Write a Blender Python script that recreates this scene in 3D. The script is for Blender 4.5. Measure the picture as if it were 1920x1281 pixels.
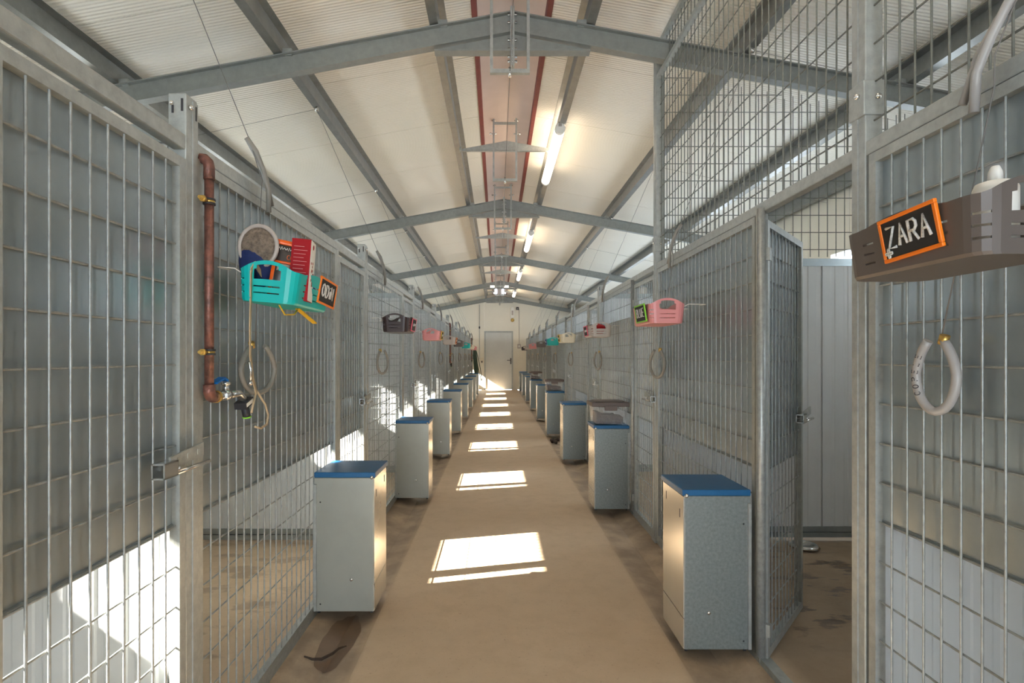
import bpy, math, random
from mathutils import Vector, Matrix, noise
random.seed(7)
for o in list(bpy.data.objects): bpy.data.objects.remove(o)
scene = bpy.context.scene
col = scene.collection
R = math.radians

# ------------------------------------------------------------------ camera
CH = 1.24
cam = bpy.data.cameras.new('camera'); camo = bpy.data.objects.new('camera', cam); col.objects.link(camo)
camo.location = (0, 0, CH); camo.rotation_euler = (R(90), 0, 0)
cam.sensor_width = 36; cam.lens = 36 * 1046 / 1920
cam.shift_x = 28 / 1920; cam.shift_y = 26.5 / 1920
cam.clip_start = 0.02; cam.clip_end = 200
scene.camera = camo

# ------------------------------------------------------------------ sky, sun, exposure
w = bpy.data.worlds.new('world'); scene.world = w; w.use_nodes = True
bg = w.node_tree.nodes['Background']
bg.inputs['Color'].default_value = (0.78, 0.89, 1.0, 1); bg.inputs['Strength'].default_value = 11.0
sl = bpy.data.lights.new('sun', 'SUN'); sl.energy = 85; sl.angle = R(0.6); sl.color = (1, .93, .82)
so = bpy.data.objects.new('sun', sl); col.objects.link(so)
SUN = Vector((1, 0.26, -0.64))
so.rotation_euler = SUN.to_track_quat('-Z', 'Y').to_euler()
so.location = (-8, -2, 6)
vs = scene.view_settings
vs.view_transform = 'Standard'; vs.look = 'None'; vs.gamma = 1; vs.use_curve_mapping = False
vs.exposure = 0.22
LAMP = 12.0

# ------------------------------------------------------------------ materials
def mat(name, color, rough=.5, metal=0, nscale=0, namt=.15, bump=0, bscale=30, color2=None, stretch=None, emit=0, spec=None, trans=0, alpha=1):
    m = bpy.data.materials.new(name); m.use_nodes = True
    nt = m.node_tree; b = nt.nodes['Principled BSDF']
    b.inputs['Base Color'].default_value = (*color, 1)
    b.inputs['Roughness'].default_value = rough; b.inputs['Metallic'].default_value = metal
    if spec is not None: b.inputs['Specular IOR Level'].default_value = spec
    if trans: b.inputs['Transmission Weight'].default_value = trans
    if alpha < 1: b.inputs['Alpha'].default_value = alpha
    if emit:
        b.inputs['Emission Color'].default_value = (*color, 1); b.inputs['Emission Strength'].default_value = emit
    if nscale or bump:
        tc = nt.nodes.new('ShaderNodeTexCoord'); mp = nt.nodes.new('ShaderNodeMapping')
        nt.links.new(tc.outputs['Object'], mp.inputs['Vector'])
        if stretch: mp.inputs['Scale'].default_value = stretch
    if nscale:
        n = nt.nodes.new('ShaderNodeTexNoise'); n.inputs['Scale'].default_value = nscale; n.inputs['Detail'].default_value = 6
        n.inputs['Roughness'].default_value = .65
        nt.links.new(mp.outputs[0], n.inputs['Vector'])
        r = nt.nodes.new('ShaderNodeValToRGB')
        c2 = color2 or tuple(c * (1 - namt) for c in color)
        r.color_ramp.elements[0].position = .35; r.color_ramp.elements[1].position = .65
        r.color_ramp.elements[0].color = (*c2, 1); r.color_ramp.elements[1].color = (*color, 1)
        nt.links.new(n.outputs[0], r.inputs[0]); nt.links.new(r.outputs[0], b.inputs['Base Color'])
    if bump:
        n2 = nt.nodes.new('ShaderNodeTexNoise'); n2.inputs['Scale'].default_value = bscale; n2.inputs['Detail'].default_value = 4
        nt.links.new(mp.outputs[0], n2.inputs['Vector'])
        bp = nt.nodes.new('ShaderNodeBump'); bp.inputs['Strength'].default_value = bump; bp.inputs['Distance'].default_value = .01
        nt.links.new(n2.outputs[0], bp.inputs['Height']); nt.links.new(bp.outputs[0], b.inputs['Normal'])
    return m

def rib(m, axis='Y', freq=25, strength=.3, dist=.004):
    nt = m.node_tree; b = nt.nodes['Principled BSDF']
    tc = nt.nodes.new('ShaderNodeTexCoord'); wv = nt.nodes.new('ShaderNodeTexWave')
    wv.bands_direction = axis; wv.inputs['Scale'].default_value = freq; wv.inputs['Distortion'].default_value = 0
    nt.links.new(tc.outputs['Object'], wv.inputs['Vector'])
    bp = nt.nodes.new('ShaderNodeBump'); bp.inputs['Strength'].default_value = strength; bp.inputs['Distance'].default_value = dist
    nt.links.new(wv.outputs['Fac'], bp.inputs['Height']); nt.links.new(bp.outputs[0], b.inputs['Normal'])
    return m

GALV = mat('galvanised_steel', (.40, .42, .40), .45, .4, nscale=28, namt=.22, bump=.12, bscale=60)
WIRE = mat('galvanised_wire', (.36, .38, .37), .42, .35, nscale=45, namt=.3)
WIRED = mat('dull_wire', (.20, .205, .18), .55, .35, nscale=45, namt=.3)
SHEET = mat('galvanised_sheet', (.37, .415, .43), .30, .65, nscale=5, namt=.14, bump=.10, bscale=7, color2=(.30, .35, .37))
SHEETLIT = mat('clean_lit_galvanised_sheet', (.66, .72, .74), .36, .35, nscale=5, namt=.08, bump=.08, bscale=7)  # cleaner sheet, with reflected window light put into its paler colour
BEAM = mat('painted_beam_grey', (.28, .295, .28), .48, .3, nscale=18, namt=.15)
PURL = mat('purlin_steel', (.26, .265, .25), .36, .55, nscale=12, namt=.2)
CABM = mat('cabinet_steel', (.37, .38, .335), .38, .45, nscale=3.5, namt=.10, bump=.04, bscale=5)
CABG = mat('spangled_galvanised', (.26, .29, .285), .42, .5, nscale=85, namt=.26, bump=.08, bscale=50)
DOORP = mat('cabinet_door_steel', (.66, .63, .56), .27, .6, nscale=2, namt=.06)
BLUE = mat('blue_lid', (.012, .11, .27), .38, .1, nscale=20, namt=.12)
CREAM = rib(mat('cream_roof_panel', (.80, .76, .66), .42, 0), 'Y', 12, .8, .005)
CAPM = mat('ridge_cap_panel', (.66, .55, .50), .4, 0, nscale=4, namt=.08)
WALLM = mat('cream_wall_panel', (.78, .74, .63), .5, 0, nscale=2, namt=.05)
WHITEP = mat('white_sandwich_panel', (.62, .645, .65), .38, 0, nscale=3, namt=.07)
REDM = mat('red_oxide_edge', (.22, .045, .035), .6, 0, nscale=15, namt=.2)
RUST = mat('rusty_copper', (.24, .10, .075), .45, .45, nscale=35, namt=.5, bump=.3, bscale=80, color2=(.10, .055, .045))
BRASS = mat('brass', (.55, .36, .10), .35, .8)
CHROME = mat('chromed_metal', (.62, .62, .60), .22, .9)
DARKM = mat('dark_metal', (.035, .035, .04), .5, .3)
TEAL = mat('teal_plastic', (.0, .42, .40), .38)
PINK = mat('pink_plastic', (.66, .26, .26), .4)
TAUPE = mat('taupe_plastic', (.11, .092, .082), .4)
BROWN = mat('dark_brown_plastic', (.035, .018, .016), .4)
GREYP = mat('beige_grey_plastic', (.42, .37, .33), .4)
CREAMP = mat('cream_plastic', (.72, .66, .52), .4)
LIDP = mat('taupe_lid_plastic', (.115, .088, .078), .45)
CLEAR = mat('translucent_plastic', (.70, .70, .70), .2, 0, alpha=.12)
KIB = mat('dry_kibble', (.085, .072, .075), .8, 0, nscale=60, namt=.5, bump=.8, bscale=90)
HOSEM = mat('grey_hose', (.24, .225, .195), .45, 0, nscale=15, namt=.12)
HOSEW = mat('pale_hose', (.34, .325, .31), .4, 0, nscale=15, namt=.12)
CORD = mat('cord', (.16, .15, .14), .7)
SLATE = mat('chalkboard_slate', (.018, .018, .019), .7, 0, nscale=18, namt=.3)
CHALK = mat('chalk', (.75, .75, .73), .9, 0, nscale=200, namt=.4)
ORANGE = mat('orange_frame', (.85, .20, .005), .45)
GREENF = mat('green_frame', (.22, .60, .03), .45)
PINKF = mat('pink_frame', (.80, .14, .22), .45)
YELF = mat('yellow_frame', (.75, .50, .03), .45)
BLUEF = mat('blue_frame', (.08, .12, .5), .45)
INK = mat('black_ink', (.02, .02, .03), .6)
RED = mat('red_card', (.30, .004, .008), .6, spec=.2)
WHITE = mat('white_card', (.80, .78, .72), .45)
BLACKB = mat('dark_foil', (.035, .025, .02), .3)
ORB = mat('orange_foil', (.80, .12, .01), .3)
FUR = mat('brown_fleece', (.26, .20, .15), .95, 0, nscale=90, namt=.5, bump=1, bscale=120)
NAVY = mat('navy_fabric', (.008, .02, .10), .8, 0, nscale=90, namt=.2)
BLUES = mat('blue_strap', (.01, .035, .22), .7)
STRAP = mat('beige_leather', (.50, .38, .24), .6, 0, nscale=20, namt=.2)
YSTR = mat('yellow_strap', (.75, .42, .02), .6)
LEVER = mat('blue_lever', (.0, .13, .48), .4)
HGREEN = mat('green_garden_hose', (.035, .07, .045), .5, 0, nscale=20, namt=.4)
DOORG = mat('grey_door', (.56, .57, .54), .4, .1, nscale=2.5, namt=.08, bump=.5, bscale=2.5)
TWIGM = mat('dark_twig', (.06, .035, .022), .8, 0, nscale=40, namt=.5)
WETM = mat('wet_concrete', (.20, .125, .075), .30, 0, nscale=8, namt=.25)
AMBER = mat('amber_lens', (.50, .33, .08), .4)
TUBE = mat('lit_tube', (1, .82, .62), .5, 0, emit=LAMP)
SPOTE = mat('cool_lit_lens', (.75, .80, 1), .5, 0, emit=5)
SPOTW = mat('warm_lit_lens', (1, .82, .65), .5, 0, emit=4)

# concrete floor
FLOORM = bpy.data.materials.new('concrete_floor'); FLOORM.use_nodes = True
def floor_nodes():
    nt = FLOORM.node_tree; b = nt.nodes['Principled BSDF']; L = nt.links
    geo = nt.nodes.new('ShaderNodeNewGeometry'); sep = nt.nodes.new('ShaderNodeSeparateXYZ'); L.new(geo.outputs['Position'], sep.inputs[0])
    def nz(s, d=6, ro=.6, vec=None):
        n = nt.nodes.new('ShaderNodeTexNoise'); n.inputs['Scale'].default_value = s; n.inputs['Detail'].default_value = d; n.inputs['Roughness'].default_value = ro
        L.new(vec or geo.outputs['Position'], n.inputs['Vector']); return n.outputs[0]
    def rng(i, a, c, x=0, y=1):
        r = nt.nodes.new('ShaderNodeMapRange'); r.inputs[1].default_value = a; r.inputs[2].default_value = c
        r.inputs[3].default_value = x; r.inputs[4].default_value = y; L.new(i, r.inputs[0]); return r.outputs[0]
    def ma(op, a, c=None):
        m = nt.nodes.new('ShaderNodeMath'); m.operation = op; m.use_clamp = True; L.new(a, m.inputs[0])
        if c is not None:
            if isinstance(c, float): m.inputs[1].default_value = c
            else: L.new(c, m.inputs[1])
        return m.outputs[0]
    def mix(f, a, c):
        m = nt.nodes.new('ShaderNodeMix'); m.data_type = 'RGBA'; L.new(f, m.inputs[0])
        for s, v in ((6, a), (7, c)):
            if isinstance(v, tuple): m.inputs[s].default_value = (*v, 1)
            else: L.new(v, m.inputs[s])
        return m.outputs[2]
    base = mix(rng(nz(1.3), .3, .7), (.49, .365, .24), (.57, .43, .29))
    base = mix(ma('MULTIPLY', rng(nz(9), .45, .75), .45), base, (.40, .29, .18))
    base = mix(ma('MULTIPLY', rng(nz(70, 3), .62, .72), .5), base, (.25, .18, .11))
    # drip edge strips beside the fences are greyer and dirtier
    lx = ma('MULTIPLY', rng(sep.outputs[0], -.55, -.60), rng(sep.outputs[0], -.92, -.86))
    rx = ma('MULTIPLY', rng(sep.outputs[0], .73, .78), rng(sep.outputs[0], 1.12, 1.06))
    strip = ma('ADD', lx, rx)
    base = mix(ma('MULTIPLY', strip, rng(nz(5), .35, .6, .25, .9)), base, (.27, .20, .14))
    # the right kennels' floors are darker all over, by an uneven amount
    dark_right = ma('MULTIPLY', rng(sep.outputs[0], 1.10, 1.2), rng(nz(1.6), .25, .6, .35, .62))
    base = mix(dark_right, base, (.11, .075, .046))
    # wet blotches in the kennel on the right
    mp = nt.nodes.new('ShaderNodeMapping'); mp.inputs['Scale'].default_value = (1, 2.4, 1); L.new(geo.outputs['Position'], mp.inputs[0])
    wet = ma('MULTIPLY', rng(nz(4.2, 5, .6, mp.outputs[0]), .55, .59), rng(sep.outputs[0], 1.15, 1.3))
    wet = ma('MULTIPLY', wet, ma('MULTIPLY', rng(sep.outputs[1], 2.3, 2.6), rng(sep.outputs[1], 3.7, 3.4)))
    wl = ma('MULTIPLY', rng(nz(2.5, 5, .6, mp.outputs[0]), .55, .6), rng(sep.outputs[0], -1.0, -1.15))
    wet = ma('ADD', wet, ma('MULTIPLY', wl, .5))
    base = mix(ma('MULTIPLY', wet, .8), base, (.065, .038, .022))
    L.new(base, b.inputs['Base Color'])
    rr = mix(wet, (.55, .55, .55), (.3, .3, .3)); L.new(rr, b.inputs['Roughness'])
    bp = nt.nodes.new('ShaderNodeBump'); bp.inputs['Strength'].default_value = .25; bp.inputs['Distance'].default_value = .01
    L.new(nz(14), bp.inputs['Height']); L.new(bp.outputs[0], b.inputs['Normal'])
floor_nodes()

# ------------------------------------------------------------------ mesh helpers
class MB:
    def __init__(s): s.v = []; s.f = []; s.sm = []
    def add(s, vs_, fs, smooth=False):
        k = len(s.v); s.v += [tuple(p) for p in vs_]
        for f in fs: s.f.append([i + k for i in f]); s.sm.append(smooth)
        return s
    def box(s, x0, x1, y0, y1, z0, z1):
        x0, x1 = sorted((x0, x1)); y0, y1 = sorted((y0, y1)); z0, z1 = sorted((z0, z1))
        return s.add([(x0,y0,z0),(x1,y0,z0),(x1,y1,z0),(x0,y1,z0),(x0,y0,z1),(x1,y0,z1),(x1,y1,z1),(x0,y1,z1)],
                     [(0,3,2,1),(4,5,6,7),(0,1,5,4),(1,2,6,5),(2,3,7,6),(3,0,4,7)])
    def bar(s, p, q, a, b, up=(0, 0, 1)):
        p = Vector(p); q = Vector(q); d = (q - p).normalized(); u = Vector(up)
        if abs(d.dot(u)) > .98: u = Vector((0, 1, 0))
        r = d.cross(u).normalized(); u = r.cross(d)
        c = [r*(-a/2)+u*(-b/2), r*(a/2)+u*(-b/2), r*(a/2)+u*(b/2), r*(-a/2)+u*(b/2)]
        return s.add([p+x for x in c]+[q+x for x in c], [(3,2,1,0),(4,5,6,7),(0,1,5,4),(1,2,6,5),(2,3,7,6),(3,0,4,7)])
    def tube(s, pts, r, n=6, closed=False, caps=True):
        pts = [Vector(p) for p in pts]; N = len(pts); rs = r if isinstance(r, (list, tuple)) else [r]*N
        vs_ = []; prev = None
        for i, p in enumerate(pts):
            if closed: t = pts[(i+1) % N]-pts[i-1]
            else: t = pts[min(i+1, N-1)]-pts[max(i-1, 0)]
            t.normalize()
            if prev is None:
                ref = Vector((0, 0, 1)) if abs(t.z) < .9 else Vector((1, 0, 0)); a = t.cross(ref).normalized()
            else: a = (prev - t*prev.dot(t)).normalized()
            prev = a; b = t.cross(a)
            for k in range(n):
                an = 2*math.pi*k/n; vs_.append(p+(a*math.cos(an)+b*math.sin(an))*rs[i])
        fs = []
        for i in range(N if closed else N-1):
            j = (i+1) % N
            for k in range(n): fs.append((i*n+k, i*n+(k+1) % n, j*n+(k+1) % n, j*n+k))
        s.add(vs_, fs, n > 4)
        if caps and not closed:
            k0 = len(s.v)-N*n
            s.f.append([k0+k for k in range(n)][::-1]); s.sm.append(False)
            s.f.append([k0+(N-1)*n+k for k in range(n)]); s.sm.append(False)
        return s
    def prism(s, poly, d0, d1, axis='y'):
        n = len(poly)
        if axis == 'y': a = [(x, d0, z) for x, z in poly]; b = [(x, d1, z) for x, z in poly]
        elif axis == 'x': a = [(d0, y, z) for y, z in poly]; b = [(d1, y, z) for y, z in poly]
        else: a = [(x, y, d0) for x, y in poly]; b = [(x, y, d1) for x, y in poly]
        return s.add(a+b, [tuple(range(n))[::-1], tuple(range(n, 2*n))]+[(i, (i+1) % n, n+(i+1) % n, n+i) for i in range(n)])
    def lathe(s, prof, c=(0, 0, 0), n=20):
        vs_ = []; c = Vector(c)
        for r, z in prof:
            for k in range(n):
                a = 2*math.pi*k/n; vs_.append(c+Vector((r*math.cos(a), r*math.sin(a), z)))
        fs = [(i*n+k, i*n+(k+1) % n, (i+1)*n+(k+1) % n, (i+1)*n+k) for i in range(len(prof)-1) for k in range(n)]
        return s.add(vs_, fs, True)
    def ball(s, c, r, n=10, m=6, sq=(1, 1, 1)):
        vs_ = []; c = Vector(c)
        for i in range(m+1):
            th = math.pi*i/m
            for k in range(n):
                a = 2*math.pi*k/n; vs_.append(c+Vector((r*sq[0]*math.sin(th)*math.cos(a), r*sq[1]*math.sin(th)*math.sin(a), r*sq[2]*math.cos(th))))
        return s.add(vs_, [(i*n+k, (i+1)*n+k, (i+1)*n+(k+1) % n, i*n+(k+1) % n) for i in range(m) for k in range(n)], True)

def mesh(name, mb, m):
    me = bpy.data.meshes.new(name); me.from_pydata(mb.v, [], mb.f)
    me.polygons.foreach_set('use_smooth', mb.sm); me.materials.append(m); me.validate(); me.update()
    return me
def part(name, mb, m, parent=None, label=None, bevel=0, kind=None):
    o = bpy.data.objects.new(name, mesh(name, mb, m)); col.objects.link(o); o.parent = parent
    if label: o['label'] = label
    if kind: o['kind'] = kind
    if bevel:
        b = o.modifiers.new('bevel', 'BEVEL'); b.width = bevel; b.segments = 2; b.limit_method = 'ANGLE'; b.angle_limit = R(40)
    return o
def thing(name, label, cat, loc=(0, 0, 0), group=None, rz=0):
    o = bpy.data.objects.new(name, None); o.empty_display_size = .1; col.objects.link(o)
    o.location = loc; o.rotation_euler = (0, 0, rz)
    if label: o['label'] = label
    if cat: o['category'] = cat
    if group: o['group'] = group
    return o
def tag(o, label, cat, group=None, kind=None):
    o['label'] = label; o['category'] = cat
    if group: o['group'] = group
    if kind: o['kind'] = kind
    return o
def copy_tree(o, parent=None):
    c = o.copy(); col.objects.link(c); c.parent = parent
    for ch in [x for x in KIDS.get(o.name, [])]: copy_tree(ch, c)
    return c
KIDS = {}
def dup(root, loc, label, rz=None):
    KIDS.clear()
    for x in bpy.data.objects:
        if x.parent: KIDS.setdefault(x.parent.name, []).append(x)
    c = copy_tree(root); c.location = loc; c['label'] = label
    if rz is not None: c.rotation_euler = (0, 0, rz)
    return c
ORD = ['first', 'second', 'third', 'fourth', 'fifth', 'sixth', 'seventh', 'eighth', 'ninth', 'tenth', 'eleventh', 'twelfth']
def struct(name, kind='structure', label=None):
    o = thing(name, label, None); o['kind'] = kind; return o

# ------------------------------------------------------------------ dimensions
XL, XR = -.864, 1.056        # aisle faces of the two fences
D = 2.10                     # length of one kennel
YL, YR = 1.55, 1.60          # near edge of first post, left and right
WL, WR = -3.15, 3.35         # outer walls
YW = 20.30                   # far wall
YB = -3.2                    # back end behind the camera
RX, RZ, T = .096, 3.52, .185 # ridge
RAIL = 1.855
def zroof(x): return RZ - T*abs(x-RX)

# ------------------------------------------------------------------ room shell
prof = [(WL, 0), (-.90, 0), (-.82, -.008), (-.70, -.035), (-.62, -.022), (-.572, -.014), (-.566, 0), (.748, 0), (.754, -.014), (.83, -.022), (.92, -.035), (1.02, -.008), (1.09, 0), (WR, 0), (WR, -.2), (WL, -.2)]
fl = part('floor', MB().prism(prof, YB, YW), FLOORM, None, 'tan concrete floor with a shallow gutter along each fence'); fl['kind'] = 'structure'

ceil = struct('ceiling', label='cream insulated roof panels on a shallow pitch')
for side in (-1, 1):
    xa = RX+side*.23; xb = (WL-.3) if side < 0 else (WR+.3)
    th = .05
    mb = MB(); Wp = 1.05; e = .003
    poly = [(xa, zroof(xa)), (xb, zroof(xb)), (xb, zroof(xb)+th), (xa, zroof(xa)+th)]
    mb.prism(poly, e, Wp-e)
    me = mesh('roof_panel', mb, CREAM)
    y = YB
    while y < YW:
        o = bpy.data.objects.new('roof_panel', me); col.objects.link(o); o.parent = ceil; o.location = (0, y, 0); y += Wp
    part('sun_block_skin', MB().prism([(xa, zroof(xa)+th+.002), (xb, zroof(xb)+th+.002), (xb, zroof(xb)+th+.012), (xa, zroof(xa)+th+.012)], YB, YW+.3), CREAM, ceil)  # unseen layer added over the panel seams to keep sunlight from leaking in
cp = MB()
for side in (-1, 1):
    xo = RX+side*.27
    cp.prism([(RX, 3.60), (xo, 3.545), (xo, 3.555), (RX, 3.612)], YB, YW+.2)
    cp.prism([(xo, 3.555), (xo, 3.49), (xo+side*.01, 3.49), (xo+side*.01, 3.555)], YB, YW+.2)
part('ridge_cap', cp, CAPM, ceil, 'pinkish ridge cap between the red edges')
for i, side in enumerate((-1, 1)):
    x0 = RX+side*.228; x1 = RX+side*.262
    tr = part('trim_%d' % (i+1), MB().prism([(x0, zroof(x0)-.006), (x1, zroof(x1)-.006), (x1, zroof(x1)+.07), (x0, zroof(x0)+.07)], YB, YW), REDM, None, 'red oxide edge strip along the %s side of the ridge' % ('left' if side < 0 else 'right'))
    tr['kind'] = 'structure'

def side_wall(name, x, out, opens, lab):
    root = struct(name, label=lab)
    x0, x1 = (x-.08, x) if out < 0 else (x, x+.08)
    zt = zroof(x)+.02; z0, z1 = opens[0]; spans = opens[1]
    mb = MB(); mb.box(x0, x1, YB, YW, 0, z0); mb.box(x0, x1, YB, YW, z1, zt)
    y = YB
    for a, b in spans:
        mb.box(x0, x1, y, a, z0, z1); y = b
    mb.box(x0, x1, y, YW, z0, z1)
    part('wall_panel', mb, WALLM, root)
    rb = MB(); yy = YB+.1; xi = x if out < 0 else x
    while yy < YW-.1:
        d = .004 if out < 0 else -.004
        rb.box(xi, xi+d, yy, yy+.02, .0, z0-.02); rb.box(xi, xi+d, yy, yy+.02, z1+.02, zt-.06); yy += .35
    part('rib', rb, WALLM, root, kind='stuff')
    return root
winsL = [(2.24+D*k, 3.15+D*k) for k in range(-2, 9)]
side_wall('wall_left', WL, -1, ((1.79, 2.23), winsL), 'cream outer wall behind the left kennels')
added_winsR = [(2.2+D*k, (2.65 if k < 1 else 3.5)+D*k) for k in (-1, 0, 1, 2, 3, 4, 5, 6, 7)]  # unseen right openings, added and sized for the daylight they let in
side_wall('wall_right', WR, 1, ((1.55, 2.25), added_winsR), 'cream outer wall behind the right kennels')
wf = struct('wall_far', label='cream end wall with a grey metal door')
dx0, dx1, dz = -.466, .582, 2.13
for a, b in ((WL, -2.3), (-2.3, -1.2), (-1.2, dx0), (dx1, 1.6), (1.6, 2.6), (2.6, WR)):
    part('wall_panel', MB().prism([(a+.002, 0), (b-.002, 0), (b-.002, zroof(b)+.02), (a+.002, zroof(a)+.02)], YW, YW+.08), WALLM, wf)
part('wall_panel', MB().prism([(dx0, dz), (dx1, dz), (dx1, zroof(dx1)+.02), (RX, zroof(RX)+.02), (dx0, zroof(dx0)+.02)], YW, YW+.08), WALLM, wf)
wb = struct('wall_back', label='end wall behind the camera with an opening added for sky light')  # opening added behind the camera so sky light reaches the near faces
part('wall_panel', MB().prism([(WL, 0), (-.85, 0), (-.85, zroof(-.85)), (WL, zroof(WL))], YB-.08, YB), WALLM, wb)
part('wall_panel', MB().prism([(1.05, 0), (WR, 0), (WR, zroof(WR)), (1.05, zroof(1.05))], YB-.08, YB), WALLM, wb)
part('wall_panel', MB().prism([(-.85, 2.1), (1.05, 2.1), (1.05, zroof(1.05)), (RX, zroof(RX)), (-.85, zroof(-.85))], YB-.08, YB), WALLM, wb)

# far door
dr = struct('door_1', label='grey metal door with a black lever handle in the end wall')
fr = MB(); fr.box(dx0, dx0+.05, YW-.03, YW+.06, 0, dz); fr.box(dx1-.05, dx1, YW-.03, YW+.06, 0, dz); fr.box(dx0+.05, dx1-.05, YW-.03, YW+.06, dz-.05, dz)
part('door_frame', fr, GALV, dr)
part('door_leaf', MB().box(dx0+.05, dx1-.05, YW-.01, YW+.05, .01, dz-.05), DOORG, dr, bevel=.004)
hd = MB(); hd.box(.50-.02, .50+.02, YW-.022, YW-.01, .93, 1.15); hd.tube([(.50, YW-.02, 1.07), (.50, YW-.06, 1.07), (.36, YW-.06, 1.07)], .012, 8)
part('door_handle', hd, DARKM, dr)

# ------------------------------------------------------------------ purlins
pn = 0
for side, off in ((-1, .47), (1, .47), (-1, 1.45), (1, 1.45), (-1, 2.48), (1, 2.48), (-1, 3.12), (1, 3.14)):
    x = RX+side*off; zt = zroof(x)-.002; h = .105; s = side
    # Z section: top flange towards the ridge, lower flange towards the eave
    poly = [(x, zt), (x-.045*s, zt+.045*T), (x-.045*s, zt+.045*T-.003), (x-.003*s, zt-.004), (x-.003*s, zt-h), (x+.05*s, zt-h-.05*T), (x+.05*s, zt-h-.05*T+.015), (x+.047*s, zt-h-.05*T+.015), (x+.047*s, zt-h-.05*T+.004), (x, zt-h+.004)]
    sd = 'left' if s < 0 else 'right'
    pl = ['nearest the ridge', 'second out from the ridge', 'third out from the ridge', 'along the eave'][pn//2]
    p = thing('roof_purlin', 'long galvanised roof purlin %s on the %s slope' % (pl, sd), 'purlin', (0, 0, 0), 'purlins under the roof')
    part('channel', MB().prism(poly, YB, YW), PURL, p)
    # cleats at each rafter
    for k in range(5):
        yy = 3.53+4.2*k
        part('cleat', MB().box(x-.06*s, x+.0*s, yy-.02, yy+.02, zt-h-.012, zt-h+.03), GALV, p)
    pn += 1

# ------------------------------------------------------------------ rafters
def make_rafter():
    r = thing('steel_rafter', '', 'rafter', (0, 3.53, 0), 'pitched rafters across the hall')
    za = 3.405; dep = .13
    for side in (-1, 1):
        xe = (WL if side < 0 else WR)
        L = abs(xe-RX)
        m = MB()
        z0 = za; z1 = za-T*L
        a = RX+side*.006
        def band(o0, o1, w):   # band between depth offsets
            m.prism([(a, z0-o0), (xe, z1-o0), (xe, z1-o1), (a, z0-o1)], -w/2, w/2)
        band(0, .008, .066); band(.008, dep-.008, .008); band(dep-.008, dep, .066)
        part('rafter_beam', m, BEAM, r)
    # haunch under the apex
    hh = MB(); hh.prism([(RX-.48, 3.175), (RX, za-dep-.003), (RX+.48, 3.175), (RX+.48, 3.163), (RX-.48, 3.163)], -.005, .005)
    hh.box(RX-.49, RX+.49, -.033, .033, 3.152, 3.163)
    part('haunch_gusset', hh, BEAM, r)
    pl = MB(); pl.box(RX-.013, RX-.001, -.04, .04, 3.06, 3.43); pl.box(RX+.001, RX+.013, -.04, .04, 3.06, 3.43)
    part('apex_plate', pl, GALV, r)
    for z in (3.385, 3.335, 3.225, 3.17, 3.12, 3.09):
        b = MB()
        b.tube([(RX-.03, -.022, z), (RX+.03, -.022, z)], .008, 6)
        part('bolt', b, CHROME, r)
    # column-head knee below the eave
    for side in (-1, 1):
        xe = (WL if side < 0 else WR)
        zb = za-dep-T*abs(xe-RX)
        c = MB(); xi = xe-side*.002
        c.box(xi-side*.13, xi-side*.123, -.033, .033, 0, zb+.02); c.box(xi-side*.123, xi-side*.008, -.004, .004, 0, zb+.02); c.box(xi-side*.008, xi, -.033, .033, 0, zb+.02)
        part('column', c, BEAM, r)
    return r
raf = make_rafter(); raf['label'] = 'grey pitched steel rafter nearest the camera, with bolted apex plate'
for k in range(1, 5):
    dup(raf, (0, 3.53+4.2*k-(.12 if k == 4 else 0), 0), ['', 'second pitched steel rafter from the camera', 'third pitched steel rafter from the camera', 'fourth pitched steel rafter, behind the floodlights', 'farthest pitched steel rafter against the end wall'][k])

# midway ridge ties
def make_tie():
    t = thing('ridge_tie', '', 'roof bracket', (0, 5.63, 0), 'triangular ties between the rafters')
    part('tie_plate', MB().prism([(RX-.455, 3.325), (RX, 3.408), (RX+.455, 3.325), (RX+.455, 3.312), (RX, 3.315), (RX-.455, 3.312)], -.004, .004), GALV, t)
    part('tie_flange', MB().box(RX-.455, RX+.455, -.004, .03, 3.306, 3.312), GALV, t)
    for s in (-1, 1): part('end_lug', MB().box(RX+s*.455, RX+s*.475, -.03, .03, 3.305, 3.34), GALV, t)
    return t
tie = make_tie(); tie['label'] = 'triangular galvanised ridge tie in front of the second rafter'
for k in range(1, 4): dup(tie, (0, 5.63+4.2*k, 0), 'triangular galvanised ridge tie behind the %s rafter' % ORD[k])

# ridge vent lifting frames
def make_lift():
    r = thing('ridge_vent_frame', '', 'vent mechanism', (RX-.018, 3.44, 0), 'U-shaped vent frames hanging along the ridge')
    for s in (-1, 1):
        part('side_bar', MB().box(s*.112-.009, s*.112+.009, -.045, -.025, 2.985, 3.585), GALV, r)
        b = MB(); b.tube([(s*.112-.03, -.035, 3.43), (s*.112+.03, -.035, 3.43)], .006, 6); b.ball((s*.112+s*.03, -.035, 3.43), .012, 8, 5)
        part('pin', b, CHROME, r)
        b = MB(); b.tube([(s*.112-.02, -.035, 3.56), (s*.112+.02, -.035, 3.56)], .007, 6)
        part('pin', b, CHROME, r)
    part('bottom_bar', MB().box(-.121, .121, -.05, -.02, 2.96, 2.985), GALV, r)
    part('cross_bar', MB().box(-.103, .103, -.04, -.03, 3.52, 3.545), GALV, r)
    b = MB(); b.tube([(0, -.035, 2.94), (0, -.035, 3.0)], .009, 6); part('cable_clamp', b, CHROME, r)
    return r
lift = make_lift(); lift['label'] = 'U-shaped ridge vent frame in front of the nearest rafter'
for k in range(1, 8): dup(lift, (RX-.018, 3.44+D*k, 0), '%s U-shaped ridge vent frame from the camera' % ORD[k])
tag(part('ridge_cable', MB().tube([(RX-.018, YB+.1, 2.972), (RX-.018, 18.2, 2.972)], .0022, 5), CORD), 'thin steel cable linking the ridge vent frames along the hall', 'cable')

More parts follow.
